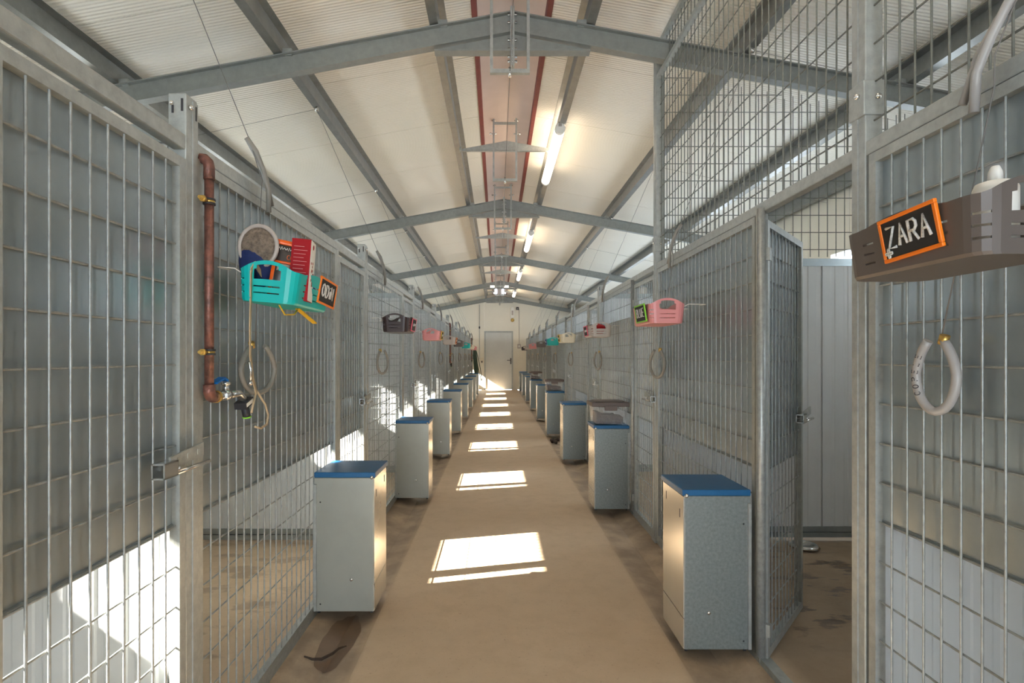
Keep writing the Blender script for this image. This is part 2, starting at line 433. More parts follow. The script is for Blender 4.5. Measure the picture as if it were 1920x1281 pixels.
# ------------------------------------------------------------------ lamps
def make_lamp():
    r = thing('tube_lamp', '', 'lamp', (RX+.47, 5.0, zroof(RX+.47)-.107), 'lit tube lamps under the right purlin')
    m = MB()
    m.tube([(0, .05, -.045), (0, 1.50, -.045)], .046, 16)
    part('diffuser', m, TUBE, r)
    for y in (0, 1.50):
        part('end_cap', MB().tube([(0, y, -.045), (0, y+.05, -.045)], .047, 16), WHITE, r)
    part('mounting_clip', MB().box(-.015, .015, .0, .03, -.03, .012), CHROME, r)
    part('mounting_clip', MB().box(-.015, .015, 1.53, 1.56, -.03, .012), CHROME, r)
    return r
lamp = make_lamp(); lamp['label'] = 'large lit tube lamp nearest the camera on the right ridge purlin'
for k, y in enumerate((9.25, 13.4, 17.55)):
    dup(lamp, (RX+.47, y, zroof(RX+.47)-.107), '%s lit tube lamp from the camera' % ORD[k+1])
dup(lamp, (RX+.47, .85, zroof(RX+.47)-.107), 'lit tube lamp overhead just in front of the camera')
dup(lamp, (RX+.47, -2.6, zroof(RX+.47)-.107), 'lit tube lamp behind the camera')

# emergency floodlight below the fourth rafter
em = thing('emergency_light', 'twin-spot emergency light hanging under the fourth rafter', 'lamp', (RX-.03, 15.95, 3.0))
part('housing', MB().box(-.09, .09, -.03, .03, 0, .14), GREYP, em, bevel=.005)
for s in (-1, 1):
    part('spot_lens', MB().box(s*.10-.03, s*.10+.03, -.05, -.03, .0, .14), SPOTE, em)
    part('warm_spot', MB().tube([(s*.20-.06, -.05, .21), (s*.20+.06, -.05, .21)], .03, 10), SPOTW, em)
    part('arm', MB().bar((s*.2, 0, .20), (s*.05, 0, .12), .012, .012), DARKM, em)

# far-wall bits
tag(part('conduit', MB().tube([(.80, YW-.02, 1.62), (.80, YW-.02, 2.93)], .010, 6), GREYP), 'thin grey conduit running up the end wall right of the door', 'conduit')
b = thing('switch_box', 'grey switch box at the foot of the conduit right of the door', 'switch', (.80, YW-.04, 1.5))
part('box_body', MB().box(-.06, .06, -.02, .035, 0, .16), GREYP, b, bevel=.005); part('rocker', MB().box(-.025, .025, -.03, -.018, .05, .11), WHITE, b)
b = thing('motion_sensor', 'dark motion sensor high on the end wall above the conduit', 'sensor', (.74, YW-.05, 2.95))
part('sensor_body', MB().box(-.05, .05, -.03, .045, -.05, .05), DARKM, b, bevel=.008); part('sensor_lens', MB().ball((0, -.035, -.01), .025), GREYP, b)
b = thing('siren', 'white wall siren with an amber lens above the door', 'alarm', (.56, YW-.03, 2.62))
part('siren_body', MB().prism([(x*.05, z) for x, z in ((-.8, 0), (.8, 0), (1, .04), (1, .2), (.6, .26), (-.6, .26), (-1, .2), (-1, .04))], -.03, .028), WHITE, b, bevel=.006)
part('grille', MB().box(-.02, .02, -.034, -.03, .06, .17), GREYP, b)
part('amber_lens', MB().ball((0, -.01, -.06), .045), AMBER, b)
b.scale = (1.5, 1, 1.5)
b = thing('water_pipe', 'slim pale pipe with a dark valve on the end wall left of the door', 'pipe', (-.64, YW-.02, 0))
part('pipe_run', MB().tube([(0, 0, 1.1), (0, 0, 3.1)], .010, 6), GALV, b); part('valve', MB().box(-.025, .025, -.03, .01, 2.22, 2.30), DARKM, b)
b = thing('wall_socket', 'pale socket box on the end wall left of the door', 'socket', (-.55, YW-.03, 1.0))
part('box_body', MB().box(-.06, .06, -.02, .028, 0, .17), CREAMP, b, bevel=.005); part('plug', MB().box(-.02, .02, -.05, -.02, -.02, .05), DARKM, b)

# ------------------------------------------------------------------ fences
def wires(mb, L, z0, z1, dy=.055, dz=.11, r=.0028, y0=0, phase=.0, face=0):
    n = int(round(L/dy))
    for i in range(1, n):
        y = y0+i*L/n
        mb.tube([(face, y, z0), (face, y, z1)], r, 6, caps=False)
    z = z0+phase
    while z < z1-.02:
        if z > z0+.01: mb.tube([(face+.0062*OUT, y0, z), (face+.0062*OUT, y0+L, z)], r, 6, caps=False)
        z += dz
OUT = 1
def make_panel(side, L, sheet, name='fence_panel', top=RAIL-.045, sm=None):
    """frame in the local y-z plane, x=0 is the aisle face; side -1 left, +1 right"""
    global OUT
    OUT = side
    r = thing(name, '', 'fence panel')
    f = MB(); t = .028
    f.box(0, side*t, 0, t, .025, top); f.box(0, side*t, L-t, L, .025, top)
    f.box(0, side*t, t, L-t, .025, .06); f.box(0, side*t, t, L-t, top-t, top)
    part('frame', f, GALV, r)
    m = MB(); wires(m, L-2*t, .06, top-t, y0=t, phase=.055, face=side*.006)
    part('wire_mesh', m, WIRE, r, kind='stuff')
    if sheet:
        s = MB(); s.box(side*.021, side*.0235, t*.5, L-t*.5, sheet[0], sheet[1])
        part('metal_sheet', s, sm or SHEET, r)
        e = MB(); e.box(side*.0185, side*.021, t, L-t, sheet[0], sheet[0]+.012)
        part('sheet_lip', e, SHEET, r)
    return r
def add_latch(r, side, y, z=.93):
    la = MB()
    s = -side
    # square receiver tube, open towards the camera
    for (a, b, c, d) in ((0, .034, 0, .004), (0, .034, .036, .04), (0, .004, 0, .04), (.03, .034, 0, .04)):
        la.box(s*(.004+a), s*(.004+b), y-.16, y-.10, z+c, z+d)
    lb0 = part('latch_body', la, CHROME, r, 'dull steel latch')
    lb = MB(); lb.bar((s*.022, y-.11, z+.03), (s*.022, y+.05, z+.045), .006, .036)
    for q in (0, 1, 2): lb.box(s*.0245, s*.0262, y-.085+.05*q, y-.07+.05*q, z+.028+.003*q, z+.042+.003*q)
    part('latch_plate', lb, GALV, lb0)
    lc = MB(); lc.tube([(s*.03, y-.10, z+.005), (s*.03, y+.07, z+.005)], .006, 8); lc.ball((s*.03, y-.095, z+.015), .011, 8, 5)
    part('latch_bolt', lc, CHROME, lb0)

def gate(side, L, sheet, latch_end=True, sm=None):
    r = make_panel(side, L, sheet, 'kennel_gate', 1.785, sm); r['category'] = 'gate'
    add_latch(r, side, L if latch_end else 0.10)
    for z in (.12, 1.62):
        h = MB(); h.box(-side*.012, side*.03, -.02 if latch_end else L-.005, .005 if latch_end else L+.02, z, z+.05)
        part('hinge', h, GALV, r)
    return r

def make_post(side, top=1.97):
    r = thing('steel_post', '', 'post')
    f = MB(); w_ = .058; d_ = .05
    f.box(0, side*d_, 0, w_, 0, top)
    part('post_tube', f, GALV, r, bevel=.003)
    g = MB(); g.box(-side*.0035, 0, w_/2+.001, w_-.003, .03, top-.01); part('edge_strip', g, GALV, r)
    sl_ = MB(); sl_.box(side*.008, side*.014, -.0015, .002, top-.05, top-.015); sl_.box(side*.034, side*.040, -.0015, .002, top-.055, top-.025)
    sl_.box(-side*.005, side*.001, .042, .047, top-.06, top-.02)
    part('slot', sl_, DARKM, r)
    b = MB(); b.ball((side*.037, -.006, top-.03), .007, 8, 4); b.ball((-side*.006, .014, top-.035), .008, 8, 4)
    part('bolt_head', b, CHROME, r)
    part('foot_plate', MB().box(-side*.012, side*.07, -.015, w_+.015, 0, .012), GALV, r)
    return r
def thin_post(side, round_=False):
    r = thing('slim_post', '', 'post')
    f = MB(); f.box(0, side*.035, 0, .035, .0, RAIL-.042)
    part('post_tube', f, GALV, r, bevel=.002)
    if round_:
        part('hinge_pipe', MB().tube([(-side*.004, -.022, .04), (-side*.004, -.022, RAIL-.03)], .0165, 12), WIRE, r)
    return r

PL = 1.395           # long fixed panel
GL = .60
full = (.77, 1.80)
# ----- left row
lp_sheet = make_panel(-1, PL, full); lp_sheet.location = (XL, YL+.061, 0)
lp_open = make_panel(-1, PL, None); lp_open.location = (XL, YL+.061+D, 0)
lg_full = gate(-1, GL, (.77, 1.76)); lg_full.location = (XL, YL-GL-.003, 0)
lg_open = gate(-1, GL, None); lg_open.location = (XL, YL-GL-.003+2*D, 0)
lpost = make_post(-1); lpost.location = (XL+.0, YL, 0)
lthin = thin_post(-1); lthin.location = (XL, YL-GL-.04, 0)
lpost['label'] = 'nearest tall galvanised post on the left, slotted at its head'; lthin['label'] = 'slim post at the hinge side of the nearest left gate'
lpost['group'] = lthin['group'] = 'posts of the left kennel row'
lp_sheet['label'] = 'long left mesh panel backed with grey sheet, behind the teal basket'; lp_sheet['group'] = lp_open['group'] = 'fixed mesh panels of the left row'
lp_open['label'] = 'open mesh panel behind the dark brown basket on the left'
lg_full['label'] = 'nearest left kennel gate, mesh over grey sheet with a steel latch'; lg_full['group'] = lg_open['group'] = 'left kennel gates'
lg_open['label'] = 'third left kennel gate from the camera, open mesh'
def nth(k, what, where): return '%s %s from the camera in the %s kennel row' % (ORD[k], what, where)
for k in range(1, 9): dup(lpost, (XL, YL+D*k, 0), nth(k, 'tall slotted post', 'left'))
for k in range(1, 10):
    if YL-GL-.04+D*k < YW-.1: dup(lthin, (XL, YL-GL-.04+D*k, 0), nth(k, 'slim hinge post', 'left'))
for k in range(2, 9):
    src = lp_open if k in (2, 3) else lp_sheet
    dup(src, (XL, YL+.061+D*k, 0), nth(k, 'long mesh panel' if src is lp_open else 'long sheet-backed mesh panel', 'left'))
for k in (1, 3, 4, 5, 6, 7, 8):
    src = lg_open if k == 3 else lg_full
    dup(src, (XL, YL-GL-.003+D*k, 0), nth(k, 'kennel gate', 'left'))

# ----- right row
rp_full = make_panel(1, 1.40, full); rp_full.location = (XR, 2.285, 0)
rp_vent = make_panel(1, 1.40, (.77, 1.55), sm=SHEETLIT); rp_vent.location = (XR, 2.285+D, 0)
rg_full = gate(1, .54, (.77, 1.52), False, SHEETLIT); rg_full.location = (XR, YR+.06+D, 0)
rp_full['label'] = 'long right mesh panel backed with pale sheet behind the pink basket'; rp_vent['label'] = 'right mesh panel behind the first clear storage box, open along its top'
rp_full['group'] = rp_vent['group'] = 'fixed mesh panels of the right row'
rg_full['label'] = 'closed right kennel gate just beyond the tall post'; rg_full['group'] = 'right kennel gates'
dup(rp_full, (XR, 2.285-D, 0), 'nearest right mesh panel backed with sheet, behind the ZARA board')
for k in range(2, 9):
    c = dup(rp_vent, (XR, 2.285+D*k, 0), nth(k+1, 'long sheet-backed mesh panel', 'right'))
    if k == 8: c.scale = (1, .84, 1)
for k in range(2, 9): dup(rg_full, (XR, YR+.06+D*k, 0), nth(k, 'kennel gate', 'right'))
rthin = thin_post(1, True); rthin.location = (XR, 2.245, 0)
rthin['label'] = 'slim right post with round hinge pipe holding the open gate'; rthin['group'] = 'posts of the right kennel row'
for k in range(1, 9): dup(rthin, (XR, 2.245+D*k, 0), nth(k, 'slim hinge post', 'right'))
rpost = make_post(1); rpost.location = (XR, YR+D*2, 0); rpost['label'] = nth(2, 'tall slotted post', 'right'); rpost['group'] = 'posts of the right kennel row'
for k in range(3, 9): dup(rpost, (XR, YR+D*k, 0), nth(k, 'tall slotted post', 'right'))
rtall = make_post(1, 3.30); rtall.location = (XR, YR, 0); rtall['label'] = 'nearest right post, rising up to the roof beside the open gateway'; rtall['group'] = 'posts of the right kennel row'
bk = MB(); bk.box(-.008, .055, -.006, .064, 1.93, 2.03)
part('bracket', bk, GALV, rtall, bevel=.003)
bb = MB(); bb.ball((-.012, .018, 1.99), .009, 8, 4); bb.ball((.03, -.011, 1.98), .009, 8, 4); part('bracket_bolt', bb, CHROME, rtall)
dup(rtall, (XR, YR+D, 0), 'second roof-high post on the right, at the far end of the upper mesh')

# fences carried on behind the camera
dup(lp_sheet, (XL, YL+.061-D, 0), 'long left mesh panel level with the camera'); dup(lp_sheet, (XL, YL+.061-2*D, 0), 'long left mesh panel behind the camera')
dup(lg_full, (XL, YL-GL-.003-D, 0), 'left kennel gate just behind the camera')
for q in (1, 2): dup(lpost, (XL, YL-D*q, 0), 'tall left post, %s behind the camera' % ORD[q-1])
dup(lthin, (XL, YL-GL-.04-D, 0), "slim left hinge post behind the camera")
dup(rp_full, (XR, 2.285-2*D, 0), 'long right mesh panel behind the camera'); dup(rg_full, (XR, YR+.06-D, 0), 'right kennel gate level with the camera'); dup(rg_full, (XR, YR+.06-2*D, 0), 'right kennel gate behind the camera')
# open gate
og = gate(-1, .60, (.77, 1.76)); og['label'] = 'right kennel gate standing open into its kennel, bluish with a latch at its free edge'; og['group'] = 'right kennel gates'
og.location = (XR+.028, 2.232, 0); og.rotation_euler = (0, 0, -R(40.5))

# rails along the top
for side, x, y0, nm in ((-1, XL, -3.1, 'left'), (1, XR, -3.1, 'right')):
    r = thing('top_rail', 'long galvanised rail along the top of the %s kennel fence' % nm, 'rail', (x, 0, 0))
    part('rail_tube', MB().box(side*.002, side*.038, y0, YW-.02, RAIL-.042, RAIL), GALV, r, bevel=.004)
for side, x, nm in ((-1, XL, 'left'), (1, XR, 'right')):
    y0 = -3.1
    r = thing('bottom_rail', 'flat rail on the floor beneath the %s kennel fence' % nm, 'rail', (x, 0, 0))
    part('rail_tube', MB().box(side*.0025, side*.047, y0, YW-.02, -.006, .022), GALV, r)

# upper mesh on the right
def upper(y0, y1, label):
    r = thing('upper_mesh_panel', label, 'mesh panel', (XR, y0, 0), 'upper mesh above the right fence')
    L = y1-y0; global OUT; OUT = 1
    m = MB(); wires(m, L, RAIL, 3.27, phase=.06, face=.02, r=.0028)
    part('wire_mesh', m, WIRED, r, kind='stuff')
    f = MB(); f.box(.0, .03, 0, L, 3.27, 3.30); part('upper_rail', f, GALV, r)
    f = MB(); f.box(.0, .028, 0, L, 3.07, 3.10); part('middle_rail', f, GALV, r)
upper(.18, YR, 'upper mesh panel above the ZARA board reaching the roof')
upper(YR+.058, YR+D, 'upper mesh panel above the open gateway and pink basket')
# cross mesh above first divider
def cross_mesh():
    r = thing('cross_mesh_panel', 'stepped cross mesh above the divider behind the open gate', 'mesh panel', (0, YR+D+.03, 0))
    m = MB(); x = XR+.06; i = 0
    while x < WR-.03:
        zt = zroof(x)-.20+.03*math.sin(i*2.1)
        m.tube([(x, 0, 1.90), (x, 0, zt)], .0028, 5, caps=False); x += .0575; i += 1
    z = 1.95
    while z < 3.25:
        xe = min(WR-.03, RX+(RZ-.20-z)/T)
        if xe > XR+.1: m.tube([(XR+.04, .006, z), (xe, .006, z)], .0028, 5, caps=False)
        z += .115
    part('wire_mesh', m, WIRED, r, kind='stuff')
cross_mesh()

# ------------------------------------------------------------------ dividers between kennels
def make_divider(side, withmesh=False):
    x0, x1 = (XL-.055, WL+.14) if side < 0 else (XR+.055, WR-.14)
    r = thing('kennel_divider', '', 'partition')
    a, b = sorted((x0, x1)); n = 2; wd = (b-a)/n
    for i in range(n):
        p0 = a+i*wd+.003; p1 = a+(i+1)*wd-.003
        pts = []; k = int((p1-p0)/.085); 
        for j in range(k):
            u = p0+(p1-p0)*j/k; st = (p1-p0)/k
            pts += [(u, 0), (u+st*.62, 0), (u+st*.70, .003), (u+st*.92, .003)]
        pts.append((p1, 0))
        poly = pts+[(p1, .035), (p0, .035)]
        part('sandwich_panel', MB().prism(poly, .10, 1.85, 'z'), WHITEP, r)
    part('top_channel', MB().box(a, b, -.006, .041, 1.835, 1.885), SHEET, r)
    f = MB(); f.box(a, b, -.006, .041, .07, .105); f.box(a, b, -.012, .047, .035, .066); part('bottom_channel', f, SHEET, r)
    if withmesh:
        m = MB(); x = a+.03
        while x < b: m.tube([(x, -.02, .1), (x, -.02, 1.85)], .0028, 5, caps=False); x += .11
        z = .15
        while z < 1.9: m.tube([(a, -.026, z), (b, -.026, z)], .0028, 5, caps=False); z += .11
        part('wire_mesh', m, WIRE, r, kind='stuff')
    return r
dl = make_divider(-1); dl.location = (0, YL+.01, 0); dl['label'] = 'white panelled divider behind the nearest left gate'; dl['group'] = 'dividers between left kennels'
dup(dl, (0, YL+.01+D, 0), 'white panelled divider seen below the sheet behind the teal basket')
dlm = make_divider(-1, True); dlm.location = (0, YL+.01+2*D, 0); dlm['label'] = 'white divider with mesh over it behind the dark brown basket'; dlm['group'] = 'dividers between left kennels'
for k in range(3, 9): dup(dlm, (0, YL+.01+D*k, 0), nth(k, 'white kennel divider', 'left'))
drr = make_divider(1); drr.location = (0, YR+.01, 0); drr['label'] = 'white divider seen below the sheet under the ZARA board'; drr['group'] = 'dividers between right kennels'
dup(drr, (0, YR+.01+D, 0), 'white panelled divider seen through the open gateway')
for k in range(2, 9): dup(drr, (0, YR+.01+D*k, 0), nth(k, 'white kennel divider', 'right'))

dup(dl, (0, YL+.01-D, 0), 'left kennel divider just behind the camera'); dup(drr, (0, YR+.01-D, 0), 'right kennel divider just behind the camera')
# ------------------------------------------------------------------ cabinets
def make_cabinet(side, xin, xout, first_mat):
    """xin aisle side, xout fence side (absolute x); local origin x=0"""
    r = thing('feed_cabinet', '', 'cabinet')
    a, b = sorted((xin, xout)); L = .285; H = .665; s = side
    part('body', MB().box(a+(.004 if s > 0 else 0), b-(.004 if s < 0 else 0), 0, L, .035, H), first_mat, r, bevel=.003)
    xd = xin
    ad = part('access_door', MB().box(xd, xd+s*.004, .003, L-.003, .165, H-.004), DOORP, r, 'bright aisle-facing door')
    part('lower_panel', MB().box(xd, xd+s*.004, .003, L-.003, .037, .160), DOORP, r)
    part('key_slot', MB().box(xd-s*.0012, xd+s*.001, .045, .052, H-.10, H-.065), DARKM, ad)
    part('key_slot', MB().box(xd-s*.0012, xd+s*.001, L-.055, L-.048, H-.07, H-.035), DARKM, ad)
    lid = MB()
    y0, y1 = -.004, L+.012; z0, z1 = H+.001, H+.026
    lid.box(xin-s*.006, xout-s*.002, y0, y1, z0, z1)
    ld_ = part('lid', lid, BLUE, r, 'blue painted lid', bevel=.003)
    p = MB(); p.ball((xin+s*.010, -.008, H+.003), .009, 10, 6); part('lid_knob', p, CHROME, ld_)
    d = MB(); mx = xin+s*(xout-xin)*s*.38
    d.ball((mx, 0, .185), .008, 10, 5, (1, .5, 1)); part('rivet', d, CHROME, r)
    for zz in (.07, .55): part('rivet', MB().ball((xout-s*.03, -.0, zz), .004, 6, 4, (1, .5, 1)), DARKM, r)
    fl_ = MB(); fl_.box(xout-s*.014, xout-s*.002, -.010, 0, .04, H-.03); part('back_flange', fl_, GALV, r)
    for xx in (xin+s*.015, xout-s*.02):
        for yy in (.015, L-.015):
            part('foot', MB().tube([(xx, yy, .024), (xx, yy, .036)], .007, 8), DARKM, r)
    return r
cl_ = make_cabinet(-1, -.578, XL+.002, CABM); cl_.location = (0, 2.625, 0); cl_['group'] = 'feed cabinets along the left fence'
cl_['label'] = 'nearest left metal feed cabinet with blue lid'
for k in range(1, 8): dup(cl_, (0, 2.625+2.095*k, 0), nth(k, 'blue-lidded feed cabinet', 'left'))
cr_ = make_cabinet(1, .764, XR-.016, CABG); cr_.location = (0, 2.285, 0); cr_['group'] = 'feed cabinets along the right fence'
cr_['label'] = 'nearest right galvanised feed cabinet with blue lid'
for k in range(1, 9):
    extra = {1: 'right feed cabinet under the largest clear storage box', 3: 'right feed cabinet under the second clear storage box', 5: 'right feed cabinet under the farthest clear storage box'}.get(k)
    dup(cr_, (0, 2.285+2.095*k, 0), extra or nth(k, 'blue-lidded feed cabinet', 'right'))

# ------------------------------------------------------------------ storage boxes
def make_box():
    r = thing('storage_box', '', 'storage box')
    W_, L_, H_ = .27, .24, .15
    m = MB()
    def rect(w, l, z): return [(-w/2, -l/2, z), (w/2, -l/2, z), (w/2, l/2, z), (-w/2, l/2, z)]
    a = rect(W_-.04, L_-.03, .004); b_ = rect(W_, L_, H_)
    m.add(a+b_, [(0, 1, 5, 4), (1, 2, 6, 5), (2, 3, 7, 6), (3, 0, 4, 7), (3, 2, 1, 0)])
    t = part('clear_tub', m, CLEAR, r, 'translucent tub'); so_ = t.modifiers.new('s', 'SOLIDIFY'); so_.thickness = .003
    g = MB()
    for i in range(7):
        x = -.09+i*.03; g.box(x-.0025, x+.0025, -L_/2+.008, -L_/2+.014, .01, .055)
    g.box(-.10, .10, -L_/2+.006, -L_/2+.012, .055, .059)
    part('base_rib', g, CLEAR, r)
    kb = MB(); n = 16
    vs_ = []; 
    for j in range(n+1):
        for i in range(n+1):
            x = -.105+.21*i/n; y = -.093+.186*j/n
            vs_.append((x, y, .075+.012*noise.noise(Vector((x*30, y*30, 1)))+(.02 if i < 3 else 0)-.012*(i > n-4)))
    fs = [(j*(n+1)+i, j*(n+1)+i+1, (j+1)*(n+1)+i+1, (j+1)*(n+1)+i) for j in range(n) for i in range(n)]
    base = len(vs_); ring = [i for i in range(n+1)]+[(j+1)*(n+1)+n for j in range(n)]+[n*(n+1)+n-1-i for i in range(n)]+[(n-1-j)*(n+1) for j in range(n-1)]
    for q in ring: vs_.append((vs_[q][0]*.97, vs_[q][1]*.97, .008))
    for q in range(len(ring)):
        q2 = (q+1) % len(ring); fs.append((ring[q], base+q, base+q2, ring[q2]))
    kb.add(vs_, fs, False)
    part('kibble', kb, KIB, r, 'heap of dark dry food seen through the tub')
    l = MB(); l.box(-W_/2-.012, W_/2+.012, -L_/2-.012, L_/2+.012, H_-.005, H_+.028); l.box(-W_/2+.02, W_/2-.02, -L_/2+.02, L_/2-.02, H_+.028, H_+.036)
    ll = part('lid', l, LIDP, r, 'taupe lid', bevel=.006)
    lr = MB()
    for i in range(6): lr.box(-.045+i*.017, -.041+i*.017, -L_/2-.0145, -L_/2-.012, H_+.002, H_+.026)
    part('lid_rib', lr, LIDP, ll)
    for s in (-1, 1):
        c = MB(); c.box(-.05, .05, s*(L_/2+.013), s*(L_/2+.021), H_-.035, H_+.003); part('clip', c, LIDP, ll, bevel=.003)
    return r
ZC = .692
sb = make_box(); sb.location = (.895, 4.38+.14, ZC); sb['group'] = 'clear storage boxes on the right cabinets'
sb['label'] = 'largest clear storage box with taupe lid, on the second right cabinet'
dup(sb, (.885, 2.285+2.095*3+.14, ZC), 'clear storage box with taupe lid, second from the camera')
dup(sb, (.885, 2.285+2.095*5+.14, ZC), 'farthest clear storage box with taupe lid on a right cabinet')

# ------------------------------------------------------------------ baskets
def make_basket_mesh(m, L=.36, W=.19, H=.10):
    mb = MB(); rc = .035; out = []
    def arc(cx, cy, a0):
        for i in range(5):
            a = a0+R(90)*i/4; out.append((cx+rc*math.cos(a), cy+rc*math.sin(a)))
    def seg(x0, y0, x1, y1, n):
        for i in range(1, n): out.append((x0+(x1-x0)*i/n, y0+(y1-y0)*i/n))
    x0, x1, y0, y1 = -W/2, W/2, 0, L
    arc(x0+rc, y0+rc, R(180)); seg(x0+rc, y0, x1-rc, y0, 14); arc(x1-rc, y0+rc, R(270)); seg(x1, y0+rc, x1, y1-rc, 18)
    arc(x1-rc, y1-rc, 0); seg(x1-rc, y1, x0+rc, y1, 14); arc(x0+rc, y1-rc, R(90)); seg(x0, y1-rc, x0, y0+rc, 18)
    N = len(out); rows = [0, .06, .26, .30, .46, .50, .66, .70, .86, .93, 1.0]
    cx, cy = 0, L/2; vs_ = []
    for t in rows:
        for (x, y) in out:
            tp = .90+.10*t if t > .05 else .86
            px = cx+(x-cx)*tp; py = cy+(y-cy)*(.95+.05*t)
            endf = 1 if (y < .003 or y > L-.003) else 0
            bump = max(0, 1-(abs(x)/(W*.42))**2)*endf*.028+max(0, 1-(abs(y-cy)/(L*.3))**2)*(1-endf)*.012*(abs(abs(x)-W/2) < .003)
            zz = H*t+bump*max(0, (t-.6)/.4)
            vs_.append((px, py, zz))
    fs = []
    for i in range(len(rows)-1):
        for k in range(N):
            k2 = (k+1) % N; mx = (out[k][0]+out[k2][0])/2; my = (out[k][1]+out[k2][1])/2
            onend = my < .003 or my > L-.003; onside = abs(abs(mx)-W/2) < .003
            if i in (2, 4, 6):
                if onend and abs(mx) < .040 and i != 6: continue
                if onside and (abs(my-cy) < .05 or .075 < abs(my-cy) < .12): continue
                if not onend and not onside and (k % 5) in (1, 2): continue
            if i in (6, 7, 8) and onend and abs(mx) < .043 and not (i == 8 and abs(mx) > .034): continue
            fs.append((i*N+k, i*N+k2, (i+1)*N+k2, (i+1)*N+k))
    fs.append(tuple(range(N))[::-1])
    mb.add(vs_, fs, False)
    return mb
def basket(x, y, m, label, rx=0, ry=0, group=None, rz=0):
    o = thing('hanging_basket', label, 'basket', (x, y, 1.405), group)
    b_ = part('basket_body', make_basket_mesh(m), m, o); s = b_.modifiers.new('s', 'SOLIDIFY'); s.thickness = .003
    side = -1 if x < 0 else 1
    rim = MB(); 
    # wire ties to the fence
    for yy in (.03, .30):
        rim.tube([(side*.088, yy, .085), (side*.12, yy+.01, .10), (side*(abs((XL if side < 0 else XR)-x)+.003), yy-.03, .095), (side*(abs((XL if side < 0 else XR)-x)+.003), yy+.05, .098)], .0018, 5)
    part('tie', rim, WHITE, o)
    o.rotation_euler = (rx, ry, rz)
    return o
GLB = 'plastic baskets hung on the left fence'; GRB = 'plastic baskets hung on the right fence'
B1 = basket(-.715, 1.715, TEAL, 'full teal basket on the left fence beside the ODIN board', ry=R(5), group=GLB)
basket(-.708, 3.85, BROWN, 'empty dark brown basket on the left fence', group=GLB)
basket(-.712, 5.95, PINK, 'pink basket on the left fence', group=GLB)
basket(-.705, 8.10, GREYP, 'pale grey basket on the left fence beyond the pink one', group=GLB)
basket(-.71, 10.2, TAUPE, 'brown basket on the left fence beyond the pale grey one', group=GLB)
basket(-.70, 12.4, TEAL, 'small far teal basket on the left fence', group=GLB)
basket(-.70, 14.5, CREAMP, 'far cream basket on the left fence', group=GLB)
basket(-.70, 16.6, PINK, 'farthest basket on the left fence, pink', group=GLB)
basket(.870, .895, TAUPE, 'large taupe basket on the right holding a white bottle', group=GRB)
basket(.866, 2.83, PINK, 'pink basket nearest the camera on the right fence', group=GRB)
basket(.907, 4.85, GREYP, 'taupe grey basket with red things inside on the right fence', group=GRB)
basket(.90, 7.0, CREAMP, 'cream basket on the right fence', group=GRB)
basket(.90, 8.9, TEAL, 'teal basket on the right fence', group=GRB)
basket(.89, 11.1, TAUPE, 'brown basket on the right fence beyond the teal one', group=GRB)
basket(.86, 13.2, PINK, 'far pink basket on the right fence', group=GRB)
basket(.86, 15.3, GREYP, 'far grey basket on the right fence', group=GRB)
basket(.86, 17.4, BROWN, 'farthest basket on the right fence, dark brown', group=GRB)

# ------------------------------------------------------------------ lettering
S = {
 'Z': [[(0, 1), (.6, 1), (0, 0), (.6, 0)]], 'A': [[(0, 0), (.3, 1), (.6, 0)], [(.12, .4), (.48, .4)]],
 'R': [[(0, 0), (0, 1), (.4, 1), (.55, .85), (.55, .65), (.4, .5), (0, .5)], [(.25, .5), (.6, 0)]],
 'O': [[(.3, 0), (.08, .15), (0, .5), (.08, .85), (.3, 1), (.52, .85), (.6, .5), (.52, .15), (.3, 0)]],
 'D': [[(0, 0), (0, 1), (.3, 1), (.55, .75), (.55, .25), (.3, 0), (0, 0)]], 'I': [[(.1, 0), (.1, .62)], [(.1, .85), (.1, .95)]],
 'N': [[(0, 0), (0, 1), (.5, 0), (.5, 1)]], 'C': [[(.58, .85), (.3, 1), (.06, .82), (0, .5), (.06, .18), (.3, 0), (.58, .15)]],
 'P': [[(0, 0), (0, 1), (.42, 1), (.58, .85), (.58, .62), (.42, .48), (0, .48)]], 'E': [[(.55, 0), (0, 0), (0, 1), (.55, 1)], [(0, .5), (.45, .5)]],
 'L': [[(0, 1), (0, 0), (.5, 0)]], 'B': [[(0, 0), (0, 1), (.38, 1), (.5, .78), (.38, .53), (0, .53)], [(.38, .53), (.56, .28), (.4, 0), (0, 0)]],
 'U': [[(0, 1), (0, .25), (.15, 0), (.4, 0), (.55, .25), (.55, 1)]],
 'Ç': [[(.58, .85), (.3, 1), (.06, .82), (0, .5), (.06, .18), (.3, 0), (.58, .15)], [(.3, 0), (.38, -.14), (.24, -.22)]],
 '~': [[(0, .3), (.15, .6), (.3, .2), (.45, .7), (.6, .3), (.8, .6), (1.0, .35)]],
 '*': [[(.3+.28*math.cos(a)*(.6+.4*math.cos(4*a))*1.0, .5+.28*math.sin(a)*(.6+.4*math.cos(4*a))) for a in [2*math.pi*i/32 for i in range(33)]], [(.3+.09*math.cos(a), .5+.09*math.sin(a)) for a in [2*math.pi*i/10 for i in range(11)]]],
}
def letters(mb, text, M, h, r, gap=.25):
    """strokes in the plane given by matrix M (x right, y up, z out)"""
    x = 0
    for ch in text:
        st = S.get(ch)
        if ch == ' ': x += .5*h; continue
        wd = max(p[0] for s_ in st for p in s_)
        for s_ in st:
            mb.tube([M @ Vector((x+p[0]*h, p[1]*h, r*.3)) for p in s_], r, 5)
        x += (wd+gap)*h
    return x

